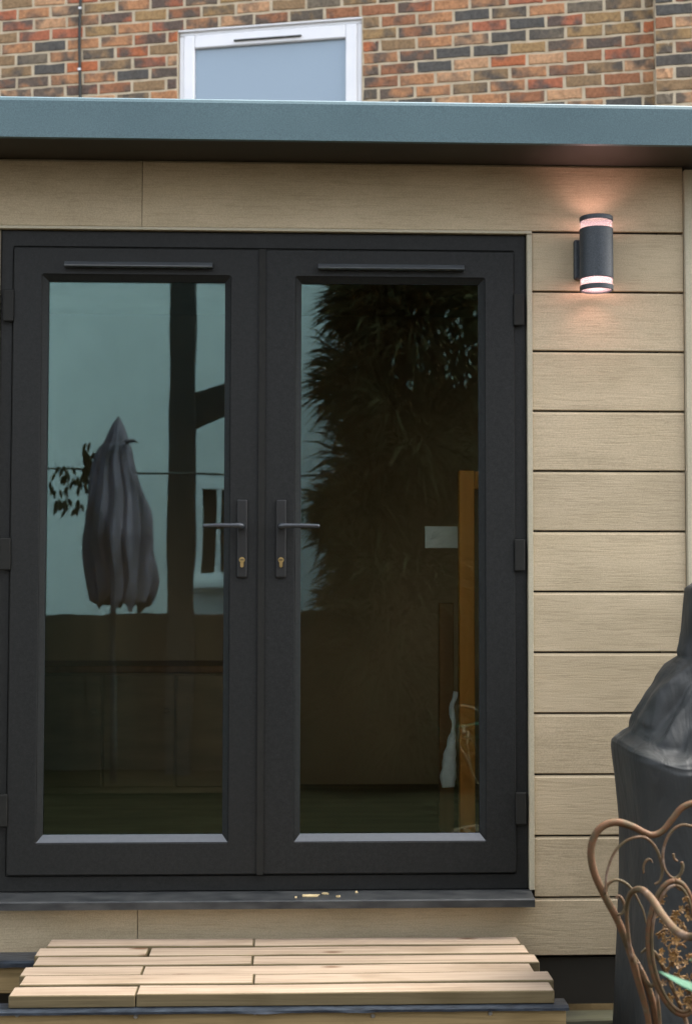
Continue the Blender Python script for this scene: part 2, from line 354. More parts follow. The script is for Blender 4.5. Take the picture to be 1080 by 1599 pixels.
def extrude_x(name, prof, x0, x1, mat, parent):
    """prof polygon in (y, z), extruded along X"""
    k = len(prof); vs = [(x0, y, z) for y, z in prof] + [(x1, y, z) for y, z in prof]
    fs = [tuple(range(k)), tuple(range(2*k-1, k-1, -1))] + [(i, (i+1) % k + 0, (i+1) % k + k, i+k) for i in range(k)]
    bm = bmesh.new(); me0 = mesh(name, vs, fs); bm.from_mesh(me0); bpy.data.meshes.remove(me0)
    return link(name, bm_mesh(name, bm), mat, parent)

# ------------------------------------------------------------------ ground
def ground():
    n = 60; vs, fs = [], []
    xs = [-1500, -300, -60] + [-12+24*i/n for i in range(n+1)] + [60, 300, 1500]
    ys = [-1500, -300, -60] + [-14+24*i/n for i in range(n+1)] + [60, 300, 1500]
    for y in ys:
        for x in xs:
            vs.append((x, y, noise.noise((x*1.7, y*1.7, 0))*0.03 + noise.noise((x*6, y*6, 3))*0.012))
    k = len(xs)
    for j in range(len(ys)-1):
        for i in range(k-1): fs.append((j*k+i, j*k+i+1, (j+1)*k+i+1, (j+1)*k+i))
    tag(link('ground', mesh('ground', vs, fs), M['soil'], origin=(0, 0, 0), smooth=True), kind='structure')
ground()

# ------------------------------------------------------------------ garden room
FX0, FX1, FZ0, FZ1 = -0.913, 0.728, 0.585, 2.628        # door frame
room = thing('garden_room', 'garden room clad in beige boards with dark glazed double doors and blue grey roof edge', 'garden room', (0, 1.4, 0))
X0, X1, RB = -1.75, 1.275, 2.25
PITCHZ = 0.1889
def board(x0, x1, z0, z1):
    g = 0.0055
    prof = [(0.014, z0+g), (0.0015, z0+g), (0.0, z0+g+0.002), (0.0, z1-0.0075), (0.0065, z1), (0.014, z1)]
    return extrude_x('cladding_board', prof, x0, x1, M['clad'], room)
zb = [0.557 + PITCHZ*i for i in range(12)]              # joint heights
for i in range(11):
    board(0.7475, 1.227, zb[i], zb[i+1])                # right of the doors
    board(X0+0.03, FX0-0.019, zb[i], zb[i+1])           # left of the doors
for x0, x1 in ((X0+0.03, -0.4735), (-0.4715, 1.227)):
    board(x0, x1, 0.378, 0.557)
    board(x0-0.004*(x0 > -1), x1-0.004*(x1 < 0), 2.636, 2.852)
# trims
box('door_trim', FX1+0.0015, 0.7455, -0.010, 0.03, FZ0, 2.6275, M['trim'], room, 0.0015)
box('door_trim', FX0-0.0175, FX0-0.0015, -0.010, 0.03, FZ0, 2.6275, M['trim'], room, 0.0015)
box('door_trim', FX0-0.0175, 0.7455, -0.011, 0.03, 2.629, 2.6385, M['trim'], room, 0.0015)
def corner(x, s):
    bm = bmesh.new(); bm_box(bm, x, x+s*0.048, -0.012, 0.055, 0.372, 2.84)
    bmesh.ops.bevel(bm, geom=bm.edges[:], offset=0.003, segments=2, affect='EDGES')
    return link('corner_trim', bm_mesh('corner_trim', bm), M['trim'], room)
corner(1.229, 1); corner(X0+0.028, -1)
# carcass: walls, floor, ceiling around the doorway
box('side_wall', X1-0.12, X1, 0.06, RB, 0.38, 2.84, M['clad'], room)
box('side_wall', X0-0.02, X0+0.1, 0.06, RB, 0.38, 2.84, M['clad'], room)
box('back_wall', X0+0.11, X1-0.13, RB-0.1, RB, 0.38, 2.84, M['inner'], room)
box('front_wall', 0.748, X1-0.125, 0.0155, 0.1, 0.38, 2.84, M['under'], room)
box('front_wall', X0+0.105, FX0-0.02, 0.0155, 0.1, 0.38, 2.84, M['under'], room)
box('front_wall', FX0-0.018, 0.746, 0.0155, 0.1, 2.65, 2.838, M['under'], room)
box('front_wall', FX0-0.018, 0.746, 0.0155, 0.1, 0.38, 0.575, M['under'], room)
box('floor', X0+0.11, X1-0.13, 0.105, RB-0.11, 0.40, 0.60, M['floor'], room)
box('ceiling', X0+0.11, X1-0.13, 0.105, RB-0.11, 2.76, 2.83, M['inner'], room)
box('wall_lining', 1.13, X1-0.125, 0.105, RB-0.11, 0.61, 2.75, M['inner'], room)
box('wall_lining', X0+0.105, X0+0.125, 0.105, RB-0.11, 0.61, 2.75, M['inner'], room)
# roof
box('soffit', X0-0.22, X1+0.22, -0.243, RB+0.1, 2.8535, 2.875, M['soffit'], room, 0.002)
extrude_x('fascia', [(-0.262, 2.840), (-0.25, 2.838), (-0.244, 2.8415), (-0.244, 2.90), (-0.20, 2.945), (-0.20, 2.962), (-0.255, 2.962), (-0.2615, 2.957), (-0.265, 2.948)], X0-0.23, X1+0.235, M['fascia'], room)
box('side_fascia', X1+0.22, X1+0.235, -0.24, RB+0.1, 2.84, 2.957, M['fascia'], room, 0.003)
box('side_fascia', X0-0.23, X0-0.215, -0.24, RB+0.1, 2.84, 2.957, M['fascia'], room, 0.003)
box('roof_deck', X0-0.21, X1+0.215, -0.195, RB+0.1, 2.88, 2.945, M['roof'], room)
# floor frame beneath the cladding
box('base_beam', X0+0.05, X1-0.02, 0.02, 0.09, 0.23, 0.372, M['soffit'], room)
for px in (X0+0.2, -0.3, 1.12): box('pile', px-0.05, px+0.05, 0.03, 0.13, -0.03, 0.228, M['soffit'], room, 0.004)

# door frame
def ring(name, x0, x1, z0, z1, wl, wr, wb, wt, y0, y1, mat, parent, bev=0.002):
    """rectangular frame as one mesh with an open middle"""
    o = [(x0, z0), (x1, z0), (x1, z1), (x0, z1)]; i = [(x0+wl, z0+wb), (x1-wr, z0+wb), (x1-wr, z1-wt), (x0+wl, z1-wt)]
    vs = [(x, y0, z) for x, z in o+i] + [(x, y1, z) for x, z in o+i]; fs = []
    for a in range(4):
        b = (a+1) % 4
        fs += [(a, b, b+4, a+4), (a+8, a+12, b+12, b+8), (a, a+8, b+8, b), (a+4, b+4, b+12, a+12)]
    bm = bmesh.new(); me0 = mesh(name, vs, fs); bm.from_mesh(me0); bpy.data.meshes.remove(me0)
    bmesh.ops.recalc_face_normals(bm, faces=bm.faces)
    if bev: bmesh.ops.bevel(bm, geom=bm.edges[:], offset=bev, segments=1, affect='EDGES')
    return link(name, bm_mesh(name, bm), mat, parent)
ring('door_frame', FX0, FX1, FZ0, FZ1, 0.040, 0.040, 0.048, 0.052, 0.005, 0.075, M['upvc'], room, 0.003)

def leaf(x0, x1, gx0, gx1, side):
    z0, z1, gz0, gz1 = 0.636, 2.573, 0.757, 2.469
    bw = 0.017
    lf = ring('door_leaf', x0, x1, z0, z1, gx0-bw-x0, x1-gx1-bw, gz0-bw-0.004-z0, z1-gz1-bw, -0.006, 0.058, M['upvc'], room, 0.004)
    gp = box('glass_pane', gx0-0.008, gx1+0.008, 0.018, 0.024, gz0-0.008, gz1+0.008, M['glass'], lf)
    # four glazing beads, mitred, sloping from the face of the leaf to the glass
    O = [(gx0-bw, gz0-bw-0.004), (gx1+bw, gz0-bw-0.004), (gx1+bw, gz1+bw), (gx0-bw, gz1+bw)]
    I = [(gx0, gz0), (gx1, gz0), (gx1, gz1), (gx0, gz1)]
    for a in range(4):
        b = (a+1) % 4; yo, yi, yb = -0.0040, 0.0120, 0.0178
        vs = [(O[a][0], yo, O[a][1]), (O[b][0], yo, O[b][1]), (I[b][0], yi, I[b][1]), (I[a][0], yi, I[a][1]),
              (O[a][0], yb, O[a][1]), (O[b][0], yb, O[b][1]), (I[b][0], yb, I[b][1]), (I[a][0], yb, I[a][1])]
        fs = [(0, 1, 2, 3), (7, 6, 5, 4), (0, 4, 5, 1), (1, 5, 6, 2), (2, 6, 7, 3), (3, 7, 4, 0)]
        bm = bmesh.new(); me0 = mesh('glazing_bead', vs, fs); bm.from_mesh(me0); bpy.data.meshes.remove(me0)
        link('glazing_bead', bm_mesh('glazing_bead', bm), M['bead'] if a == 0 else M['upvc'], lf)  # only the bottom bead gets the painted-in skylight colour
    # trickle vent: small hooded bar
    vx0, vx1 = (gx0+0.053, gx1-0.038) if side < 0 else (gx0+0.052, gx1-0.048)
    prof = [(-0.0065, 2.508), (-0.024, 2.508), (-0.029, 2.511), (-0.029, 2.514), (-0.0235, 2.521), (-0.018, 2.526), (-0.0065, 2.528)]
    extrude_x('trickle_vent', prof, vx0, vx1, M['bead'], lf)  # vent shares the colour with skylight painted in
    # handle
    hx = x1-0.055 if side < 0 else x0+0.057
    pl = box('handle_plate', hx-0.016, hx+0.016, -0.016, -0.0065, 1.545, 1.788, M['blackm'], lf, 0.005, 3)
    s = side
    tube('lever', [(hx, -0.017, 1.705), (hx, -0.045, 1.705), (hx+s*0.010, -0.055, 1.706), (hx+s*0.035, -0.057, 1.706), (hx+s*0.075, -0.056, 1.706), (hx+s*0.118, -0.052, 1.705)], [0.0105, 0.0105, 0.0095, 0.008, 0.0075, 0.007, 0.0065], M['lever'], lf, 12, 6)
    # euro cylinder: round plug and stem
    vs, fs = [], []
    cz = 1.601; n = 14; pts = []
    for k in range(n+1):
        a = R(-55) + R(290)*k/n; pts.append((hx+0.0088*math.cos(a), cz+0.0088*math.sin(a)))
    pts += [(hx-0.005, cz-0.021), (hx, cz-0.0238), (hx+0.005, cz-0.021)]
    k = len(pts); vs = [(x, -0.021, z) for x, z in pts] + [(x, -0.0155, z) for x, z in pts]
    fs = [tuple(range(k)), tuple(range(2*k-1, k-1, -1))] + [(i, (i+1) % k, (i+1) % k+k, i+k) for i in range(k)]
    bm = bmesh.new(); me0 = mesh('lock_cylinder', vs, fs); bm.from_mesh(me0); bpy.data.meshes.remove(me0)
    link('lock_cylinder', bm_mesh('lock_cylinder', bm), M['brass'], lf)
    box('keyway', hx-0.0058, hx+0.0058, -0.0222, -0.0212, cz-0.0013, cz+0.0013, M['blackm'], lf)
    # hinges on the outer stile, bridging leaf and frame
    for hz in (2.388, 1.618, 0.835):
        ex = x0 if side < 0 else x1
        h = box('hinge', ex-0.004 if side > 0 else ex-0.030, ex+0.030 if side > 0 else ex+0.004, -0.013, -0.0065, hz-0.05, hz+0.05, M['upvc2'], lf, 0.004, 2)
    return lf
leaf(-0.872, -0.104, -0.765, -0.217, -1)
leaf(-0.096, 0.690, 0.022, 0.578, 1)
extrude_x('meeting_bar', [(-0.012, 0.637), (0.0, 0.637), (0.0, 2.572), (-0.012, 2.572)], -0.110, -0.090, M['upvc2'], room)
# projecting sill
extrude_x('door_sill', [(0.011, 0.584), (-0.012, 0.584), (-0.078, 0.5745), (-0.082, 0.571), (-0.082, 0.5495), (-0.075, 0.5485), (-0.073, 0.5585), (0.011, 0.5595)], FX0-0.03, 0.734, M['sill'], room)

# ------------------------------------------------------------------ brick house behind
A = R(13.2)
BO = Vector((0.931, 4.45, 0)); BU = Vector((math.cos(A), -math.sin(A), 0)); BN = Vector((-math.sin(A), -math.cos(A), 0))
BM = Matrix(((BU.x, -BN.x, 0, BO.x), (BU.y, -BN.y, 0, BO.y), (0, 0, 1, 0), (0, 0, 0, 1)))   # local x along wall, y into wall, z up
house = thing('brick_house', 'multicoloured brick house wall with a white framed window behind the garden room', 'house', BM @ Vector((0, 0, 0)))
def wbox(name, x0, x1, y0, y1, z0, z1, mat, parent, bev=0.0, jit=0.0):
    return box(name, x0, x1, y0, y1, z0, z1, mat, parent, bev, 1, BM, jit)
WX0, WX1, WZ0, WZ1 = -1.745, -0.522, 4.05, 5.150
PIER = 1.318
# wall cores (mortar) around the window opening
wbox('wall', -5.0, WX0-0.004, 0.005, 0.25, 0, 6.6, M['mortar'], house)
wbox('wall', WX1+0.004, PIER, 0.005, 0.25, 0, 6.6, M['mortar'], house)
wbox('wall', WX0-0.003, WX1+0.003, 0.005, 0.25, WZ1+0.004, 6.6, M['mortar'], house)
wbox('wall', WX0-0.003, WX1+0.003, 0.005, 0.25, 0, WZ0-0.004, M['mortar'], house)
wbox('pier', PIER+0.002, 3.5, -0.095, 0.25, 0, 6.6, M['mortar'], house)
def brick_proto(L):
    bm = bmesh.new(); bm_box(bm, -L/2+0.001, L/2-0.001, 0, 0.03, -0.0325, 0.0325)
    bmesh.ops.subdivide_edges(bm, edges=[e for e in bm.edges if abs(e.verts[0].co.x-e.verts[1].co.x) > 0.01], cuts=3, use_grid_fill=True)
    for v in bm.verts:
        if v.co.y < 0.01:
            v.co += Vector((random.uniform(-0.003, 0.003), random.uniform(-0.0015, 0.003), random.uniform(-0.0028, 0.0028)))
    bmesh.ops.bevel(bm, geom=[e for e in bm.edges if e.verts[0].co.y < 0.01 and e.verts[1].co.y < 0.01 and e.calc_face_angle(0) > 0.5], offset=0.004, segments=1, affect='EDGES')
    me = bm_mesh('brick', bm); me.materials.append(M['brick']); return me
protos = {}
def brick(x0, x1, z, yoff=0.0):
    L = x1-x0
    if L < 0.03: return
    key = round(L/0.0129)
    if key not in protos: protos[key] = [brick_proto(key*0.0129) for _ in range(4 if key == 17 else 2)]
    o = bpy.data.objects.new('brick', random.choice(protos[key])); col.objects.link(o)
    p = BM @ Vector(((x0+x1)/2, yoff, z))
    o.location = p - ORG[house]; o.rotation_euler = (0, random.uniform(-0.006, 0.006), -A); o.parent = house
def course(z, x0, x1, shift, yoff=0.0):
    x = x0 - shift
    while x < x1:
        a, b = max(x, x0), min(x+0.2200, x1)
        if b-a > 0.03: brick(a, b, z+random.uniform(-0.0015, 0.0015), yoff)
        x += 0.235
CZ = 4.482 - 0.0785
for i in range(14):
    z = CZ + 0.0785*i
    sh = 0.1175*(i % 2) + random.uniform(-0.012, 0.012)
    if z < WZ1:
        course(z, -3.35, WX0-0.01, sh); course(z, WX1+0.01, PIER-0.004, sh)
    else:
        course(z, -3.35, PIER-0.004, sh)
    course(z-0.02, PIER+0.004, 2.2, 0.1175*(i % 2), -0.1)
# window
win = wbox('window', WX0, WX1, 0.02, 0.09, WZ1-0.036, WZ1, M['white_upvc'], house, 0.004)     # head of the outer frame carries the rest
WORG = win
def wsub(name, x0, x1, y0, y1, z0, z1, mat, bev=0.003): return wbox(name, x0, x1, y0, y1, z0, z1, mat, win, bev)
wsub('frame', WX0, WX0+0.03, 0.022, 0.09, WZ0, WZ1-0.037, M['white_upvc'])
wsub('frame', WX1-0.03, WX1, 0.022, 0.09, WZ0, WZ1-0.037, M['white_upvc'])
wsub('frame', WX0+0.031, WX1-0.031, 0.022, 0.09, WZ0, WZ0+0.05, M['white_upvc'])
wsub('sash', WX0+0.031, WX0+0.105, 0.008, 0.08, WZ0+0.051, WZ1-0.038, M['white_upvc'], 0.006)
wsub('sash', WX1-0.105, WX1-0.031, 0.008, 0.08, WZ0+0.051, WZ1-0.038, M['white_upvc'], 0.006)
wsub('sash', WX0+0.106, WX1-0.106, 0.009, 0.08, WZ1-0.125, WZ1-0.038, M['white_upvc'], 0.006)
wsub('sash', WX0+0.106, WX1-0.106, 0.009, 0.08, WZ0+0.051, WZ0+0.13, M['white_upvc'], 0.006)
wsub('glass_pane', WX0+0.107, WX1-0.107, 0.034, 0.05, WZ0+0.131, WZ1-0.126, M['frost'], 0)
wsub('trickle_vent', WX0+0.375, WX1-0.395, -0.004, 0.0075, WZ1-0.100, WZ1-0.089, M['cable'], 0.002)
wsub('head_flashing', WX0-0.004, WX1+0.004, 0.0, 0.0195, WZ1-0.012, WZ1-0.001, M['white_upvc'], 0.002)
# cable clipped to the bricks
cb = thing('wall_cable', 'thin black cable running vertically up the bricks left of the window', 'cable', BM @ Vector((-2.43, -0.01, 4.0)))
pts = [BM @ Vector((-2.43 + 0.005*math.sin(z*7), -0.008, z)) for z in [4.0+0.12*k for k in range(16)]]
tube('cable', pts, 0.010, M['cable'], cb, 8, 3)
for z in (4.93, 5.345): box('clip', -2.440, -2.418, -0.022, -0.0185, z-0.008, z+0.008, M['white_upvc'], cb, 0.003, 1, BM)

# ------------------------------------------------------------------ wall lamp
LX, LY, LZ0, LZ1, LR = 0.932, -0.088, 2.434, 2.664, 0.0515
lamp = thing('wall_lamp', 'dark cylindrical up and down wall light, lit, on the beige boards', 'wall lamp', (LX, 0, LZ0))
def shell(name, z0, z1, mat, ro=LR, ri=LR-0.004):
    b = 0.0012
    return lathe(name, [(ri, z0), (ro-b, z0), (ro, z0+b), (ro, z1-b), (ro-b, z1), (ri, z1)], LX, LY, mat, lamp, 48, True)
shell('body', LZ0+0.0365, LZ1-0.0375, M['lamp'])
shell('end_cap', LZ0, LZ0+0.0155, M['lamp']); shell('end_cap', LZ1-0.0145, LZ1, M['lamp'])
shell('acrylic_ring', LZ0+0.0158, LZ0+0.0362, M['acrylic'], LR-0.002, LR-0.005)
shell('acrylic_ring', LZ1-0.0372, LZ1-0.0148, M['acrylic'], LR-0.002, LR-0.005)
for z, s in ((LZ0+0.056, -1), (LZ1-0.056, 1)):
    lathe('bulb', [(0.026, z-s*0.03), (0.026, z-s*0.004), (0.022, z)] if s > 0 else [(0.022, z), (0.026, z+0.004), (0.026, z+0.03)], LX, LY, M['bulb'], lamp, 24)
lathe('lens', [(LR-0.006, LZ0+0.0045), (LR-0.006, LZ0+0.0065)], LX, LY, M['acrylic'], lamp, 40)
box('back_plate', LX-0.056, LX+0.030, -0.026, -0.0015, LZ0+0.05, LZ1-0.055, M['lamp'], lamp, 0.006, 2)
box('bracket', LX-0.02, LX+0.02, LY+LR-0.002, -0.0265, LZ0+0.08, LZ1-0.085, M['lamp'], lamp, 0.003)
for nm, z, e in (('lower_bulb_light', LZ0+0.048, 0.44), ('upper_bulb_light', LZ1-0.048, 0.34)):
    l = bpy.data.lights.new(nm, 'POINT'); l.energy = e; l.color = (1.0, 0.55, 0.53); l.shadow_soft_size = 0.026
    lo = bpy.data.objects.new(nm, l); col.objects.link(lo); lo.parent = lamp; lo.location = Vector((LX, LY, z)) - ORG[lamp]

# ------------------------------------------------------------------ timber step in front of the doors
ZT = 0.446
step = thing('timber_step', 'wide low step of pale timber planks on tarred beams below the doors', 'step', (0, -0.3, 0))
rows = [  # y back, y front, left px, split px, right px
    (-0.006, -0.090, 80, 397, 806), (-0.102, -0.188, 62, 236, 818), (-0.200, -0.286, 60, 395, 834),
    (-0.298, -0.384, 40, 226, 826), (-0.396, -0.482, 40, 397, 855), (-0.494, -0.575, 24, 218, 856)]
def plank(x0, x1, yb, yf):
    bm = bmesh.new(); zt = ZT + random.uniform(-0.004, 0.002)
    bm_box(bm, x0, x1, yf, yb, ZT-0.034, zt)
    bmesh.ops.subdivide_edges(bm, edges=[e for e in bm.edges if abs(e.verts[0].co.x-e.verts[1].co.x) > 0.05], cuts=7)
    sd = random.random()*50
    for v in bm.verts:
        v.co.z += noise.noise((v.co.x*2.2, sd, 0))*0.0022 if v.co.z > ZT-0.02 else 0
        v.co.y += noise.noise((v.co.x*2.2, sd, 9))*0.002
    bmesh.ops.bevel(bm, geom=[e for e in bm.edges if e.calc_face_angle(0) > 0.6], offset=0.0025, segments=1, affect='EDGES')
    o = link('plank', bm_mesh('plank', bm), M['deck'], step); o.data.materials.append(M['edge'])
    for f in o.data.polygons: f.material_index = 0 if f.normal.z > 0.8 else 1  # side faces take the edge colour with painted-in shade
for yb, yf, l, s, r in rows:
    py = proj_y = None
    ym = (yb+yf)/2
    def xof(px):
        d = ray(px, 1500); k = (ym+DIST)/d.y; return CAM.x + d.x*k
    gap = 0.006 if s == 236 else 0.0012
    plank(xof(l), xof(s)-gap, yb, yf); plank(xof(s)+0.0012, xof(r), yb, yf)
def beam(name, x0, x1, y0, y1, z0, z1, mat): return box(name, x0, x1, y0, y1, z0, z1, mat, step, 0.003)
bz = ZT-0.0415
beam('beam', -1.30, 0.62, -0.105, -0.012, 0.315, bz, M['beam'])
beam('beam', -1.30, 0.722, -0.588, -0.53, 0.20, bz, M['beam'])
for bx in (-0.70, 0.0, 0.60): beam('joist', bx-0.024, bx+0.024, -0.528, -0.107, 0.30, bz, M['beam'])
for bx in (-1.1, -0.05, 0.60):
    for by in (-0.06, -0.565): beam('post', bx-0.045, bx+0.045, by-0.04, by+0.04, -0.03, 0.198 if by < -0.3 else 0.313, M['beam'])
def membrane(x0, x1, yb, yf, drop):
    """strip of damp proof membrane over a beam, its front edge hanging and wavy"""
    n = 120; vs, fs = [], []; t = 0.004
    for i in range(n+1):
        x = x0+(x1-x0)*i/n; wv = noise.noise((x*7, yf*3, 0)); w2 = noise.noise((x*23, 5, 0))
        dz = drop*(1+0.3*wv+0.2*w2); zt = bz+0.0065
        fy = yf-0.004-0.004*abs(w2)
        prof = [(yb, bz+0.0012), (yb, zt), (yf+0.004, zt+0.001*w2), (fy-t, zt-0.004), (fy-t-0.006*max(0, wv), bz-dz), (fy, bz-dz), (fy, bz+0.0012)]
        vs += [(x, a, b) for a, b in prof]
    k = 7
    for i in range(n):
        for j in range(k): a = i*k+j; b = i*k+(j+1) % k; fs.append((a, b, b+k, a+k))
    fs.append(tuple(range(k))); fs.append(tuple(n*k+j for j in range(k))[::-1])
    bm = bmesh.new(); me0 = mesh('membrane', vs, fs); bm.from_mesh(me0); bpy.data.meshes.remove(me0)
    link('membrane', bm_mesh('membrane', bm), M['memb'], step)
membrane(-1.31, 0.63, -0.010, -0.108, 0.012); membrane(-1.31, 0.728, -0.525, -0.590, 0.004)
for px, py in ((27, 1591), (212, 1593), (398, 1587), (582, 1592), (765, 1588)):
    p = at(px, py, -0.635); lathe_o = None
    bm = bmesh.new(); bmesh.ops.create_cone(bm, cap_ends=True, segments=10, radius1=0.006, radius2=0.0045, depth=0.004)
    bm.transform(Matrix.Translation((p.x, -0.5900, p.z)) @ Matrix.Rotation(R(90), 4, 'X'))
    link('screw', bm_mesh('screw', bm), M['screw'], step)

step.location += Vector((0, -0.045, 0.009))
# mossy sleeper under the right end of the building
tag(box('timber_sleeper', 0.70, 1.02, -0.16, -0.06, -0.02, 0.235, M['moss'], None, 0.012, 2, None, 0.006), 'dark mossy timber sleeper on the ground below the garden room corner', 'sleeper')
tag(box('wood_offcut', -0.985, -0.755, -0.47, -0.43, -0.03, 0.352, M['offcut'], None, 0.003), 'pale wooden post end left of the stacked planks', 'post')

# flakes of debris on the sill
def flake(px, y, sx, sy, label, seed):
    rs = random.Random(seed); p = at(px, 1390, y); n = 17; z0 = 0.584 - 0.0095*max(0, (-y-0.012))/0.066; rot = rs.uniform(-0.3, 0.3)
    top = []
    for k in range(n):
        a = 2*math.pi*k/n; r = 0.45+0.75*rs.random(); u, v = sx*r*math.cos(a), sy*r*math.sin(a)
        top.append((p.x+u*math.cos(rot)-v*math.sin(rot), y+u*math.sin(rot)+v*math.cos(rot)))
    vs = [(x, q, z0-0.0008) for x, q in top] + [(x, q, z0+0.001+0.005*rs.random()) for x, q in top] + [(p.x, y, z0+0.005)]
    fs = [tuple(range(n))[::-1]] + [(i, (i+1) % n, n+(i+1) % n, n+i) for i in range(n)] + [(n+i, n+(i+1) % n, 2*n) for i in range(n)]
    tag(link('debris_flake', mesh('debris_flake', vs, fs), M['flake']), label, 'debris')
flake(484, -0.045, 0.027, 0.012, 'largest tan flake of debris lying on the door sill', 2)
flake(508, -0.030, 0.010, 0.004, 'long thin tan crumb just right of the largest flake on the sill', 3)
flake(528, -0.055, 0.006, 0.004, 'tiny tan crumb second from the right in the sill debris', 5)
flake(556, -0.020, 0.005, 0.004, 'tiny tan crumb farthest right of the debris on the sill', 7)
flake(462, -0.060, 0.004, 0.003, 'tiny tan speck left of the largest flake on the sill', 9)

# ------------------------------------------------------------------ covered barbecue
def barbecue():
    cx, cy = 1.448, -0.52
    bb = thing('covered_barbecue', 'barbecue under a creased black weather cover standing by the wall', 'barbecue', (cx, cy, 0))
    # levels: z, half width, half depth, squareness
    lv = [(0.16, .545, .30, 5), (0.3, .54, .30, 5), (0.5, .533, .295, 5), (0.7, .528, .29, 5), (0.85, .530, .29, 5), (0.98, .538, .293, 5), (1.04, .544, .296, 5), (1.07, .547, .297, 5), (1.086, .546, .294, 4.8),
          (1.097, .539, .287, 4.4), (1.108, .527, .278, 4), (1.128, .506, .262, 3.7), (1.165, .500, .238, 3.4), (1.20, .487, .215, 3.2), (1.24, .472, .192, 3), (1.28, .450, .170, 3), (1.315, .420, .152, 3), (1.338, .39, .142, 3), (1.36, .385, .136, 3), (1.40, .372, .132, 3.4), (1.46, .366, .128, 3.6), (1.52, .360, .122, 3.6), (1.56, .30, .11, 3.4), (1.585, .26, .09, 3), (1.60, .16, .06, 2.5)]
    L = []
    for i in range(len(lv)-1):
        for k in range(5):
            t = k/5; L.append(tuple(a+(b-a)*t for a, b in zip(lv[i], lv[i+1])))
    L.append(lv[-1]); n = 300; vs, fs = [], []
    sst = lambda t: (lambda u: u*u*(3-2*u))(max(0, min(1, t)))
    for (z, a, b, p) in L:
        for s in range(n):
            th = 2*math.pi*s/n; c, sn = math.cos(th), math.sin(th)
            r = (abs(c)**p + abs(sn)**p)**(-1/p)
            x, y = a*r*c, b*r*sn
            sl = sst((z-1.075)/0.06)*sst((1.42-z)/0.08)     # sloping top of the cover
            lo = sst((1.06-z)/0.25)
            u = x - 0.58*z; front = sst((-y+0.02)/0.15)
            rid = 1-2*abs(noise.noise((u*13, z*1.5+x, 3.1))); rid2 = 1-2*abs(noise.noise((u*30, z*3, 8.7)))
            big = noise.noise((x*3.2, z*4.0, 1.7+y))
            off = sl*(0.020*big + 0.022*(rid-0.5) + 0.010*(rid2-0.5)) + 0.010*sl*noise.noise((x*18, y*18, z*18)) + lo*(0.022*noise.noise((x*3.0, y*3.0, z*1.0+7)) + 0.008*noise.noise((x*8, y*8, z*2)))
            phi = math.atan2(z-1.04, x+0.62) + 0.16*noise.noise((x*4.5, z*4.5, 4)) + 0.05*noise.noise((x*14, z*14, 1))
            fan = 0
            for pc, wd, am in ((0.12, .035, 1), (0.24, .03, -1), (0.36, .04, 1.1), (0.47, .028, -.9), (0.58, .035, 1), (0.70, .03, -1), (0.82, .04, 1), (0.96, .035, -.8), (1.1, .04, .8)):
                fan += am*math.exp(-((phi-pc)/wd)**2)
            fd = sst((math.hypot(x+0.62, z-1.04)-0.06)/0.15)*sst((1.5-z)/0.12)*sst((z-1.06)/0.05)
            off += 0.013*fan*fd*front
            edge = sst((z-0.85)/0.2)*sst((1.28-z)/0.18)
            dz = edge*front*(0.055*sst((x+0.44)/0.2) - 0.028*math.exp(-((x+0.44)/0.07)**2)) + sl*0.010*big
            vs.append((cx+x+c*off, cy+y+sn*off, z+dz))
    m = len(L)
    for i in range(m-1):
        for s in range(n): q = (s+1) % n; fs.append((i*n+s, i*n+q, (i+1)*n+q, (i+1)*n+s))
    fs.append(tuple((m-1)*n+s for s in range(n)))
    link('cover', mesh('cover', vs, fs), M['cover'], bb, smooth=True)
    for sx in (-0.4, 0.4):
        for sy in (-0.2, 0.2): box('leg', cx+sx-0.02, cx+sx+0.02, cy+sy-0.02, cy+sy+0.02, -0.03, 0.7, M['blackm'], bb)
barbecue()

# ------------------------------------------------------------------ rusty scrolled garden chair
CY = -1.35
def cp(pts, dy=0.0): return [at(px, py, CY + dy) for px, py in pts]
chair = thing('garden_chair', 'rusty wrought iron garden chair with scrolled heart shaped back in front of the barbecue', 'chair', (0.88, -1.5, 0))
mm = 1/723.0
AX = 1087
def both(name, pts, rad, mat, dy=0.0, mirror=True):
    rad = [r*0.8 for r in rad]; tube(name, cp(pts, dy), rad, mat, chair, 8, 6)
    if mirror: tube(name, cp([(2*AX-x, y) for x, y in pts], dy), rad, mat, chair, 8, 6)
ow = [(1019, 1640), (1010, 1585), (998, 1540), (984, 1490), (965, 1440), (945, 1402), (929, 1368), (922, 1338), (925, 1312), (938, 1292), (960, 1284), (985, 1290), (1005, 1300), (1018, 1304), (1033, 1298), (1048, 1280), (1062, 1263), (1077, 1255), (1087, 1254)]
ow = [(1040, 1720)] + ow
lft = cp(ow); rgt_ = cp([(2*AX-x, y) for x, y in ow[:-1]])[::-1]
tube('back_frame', lft + rgt_, [0.007]*3 + [0.0082]*8 + [0.007]*6 + [0.007]*6+[0.0082]*8 + [0.007]*3, M['rust'], chair, 10, 6)
both('scroll', [(944, 1396), (947, 1362), (958, 1332), (975, 1314), (995, 1307), (1010, 1310), (1023, 1324), (1031, 1345), (1033, 1362), (1029, 1376), (1021, 1381)], [0.0035, 0.004, 0.004, 0.0045, 0.0035], M['rust2'], -0.008)
both('scroll', [(1004, 1364), (1004, 1352), (1008, 1344), (1014, 1342), (1018, 1347)], [0.0025, 0.004, 0.002], M['rust2'], -0.004)
both('scroll', [(1082, 1291), (1066, 1288), (1052, 1294), (1040, 1310), (1034, 1332), (1036, 1354), (1045, 1368), (1054, 1371), (1062, 1364), (1065, 1353), (1063, 1346)], [0.004, 0.004, 0.004, 0.003, 0.005, 0.0045], M['rust2'], -0.014, False)
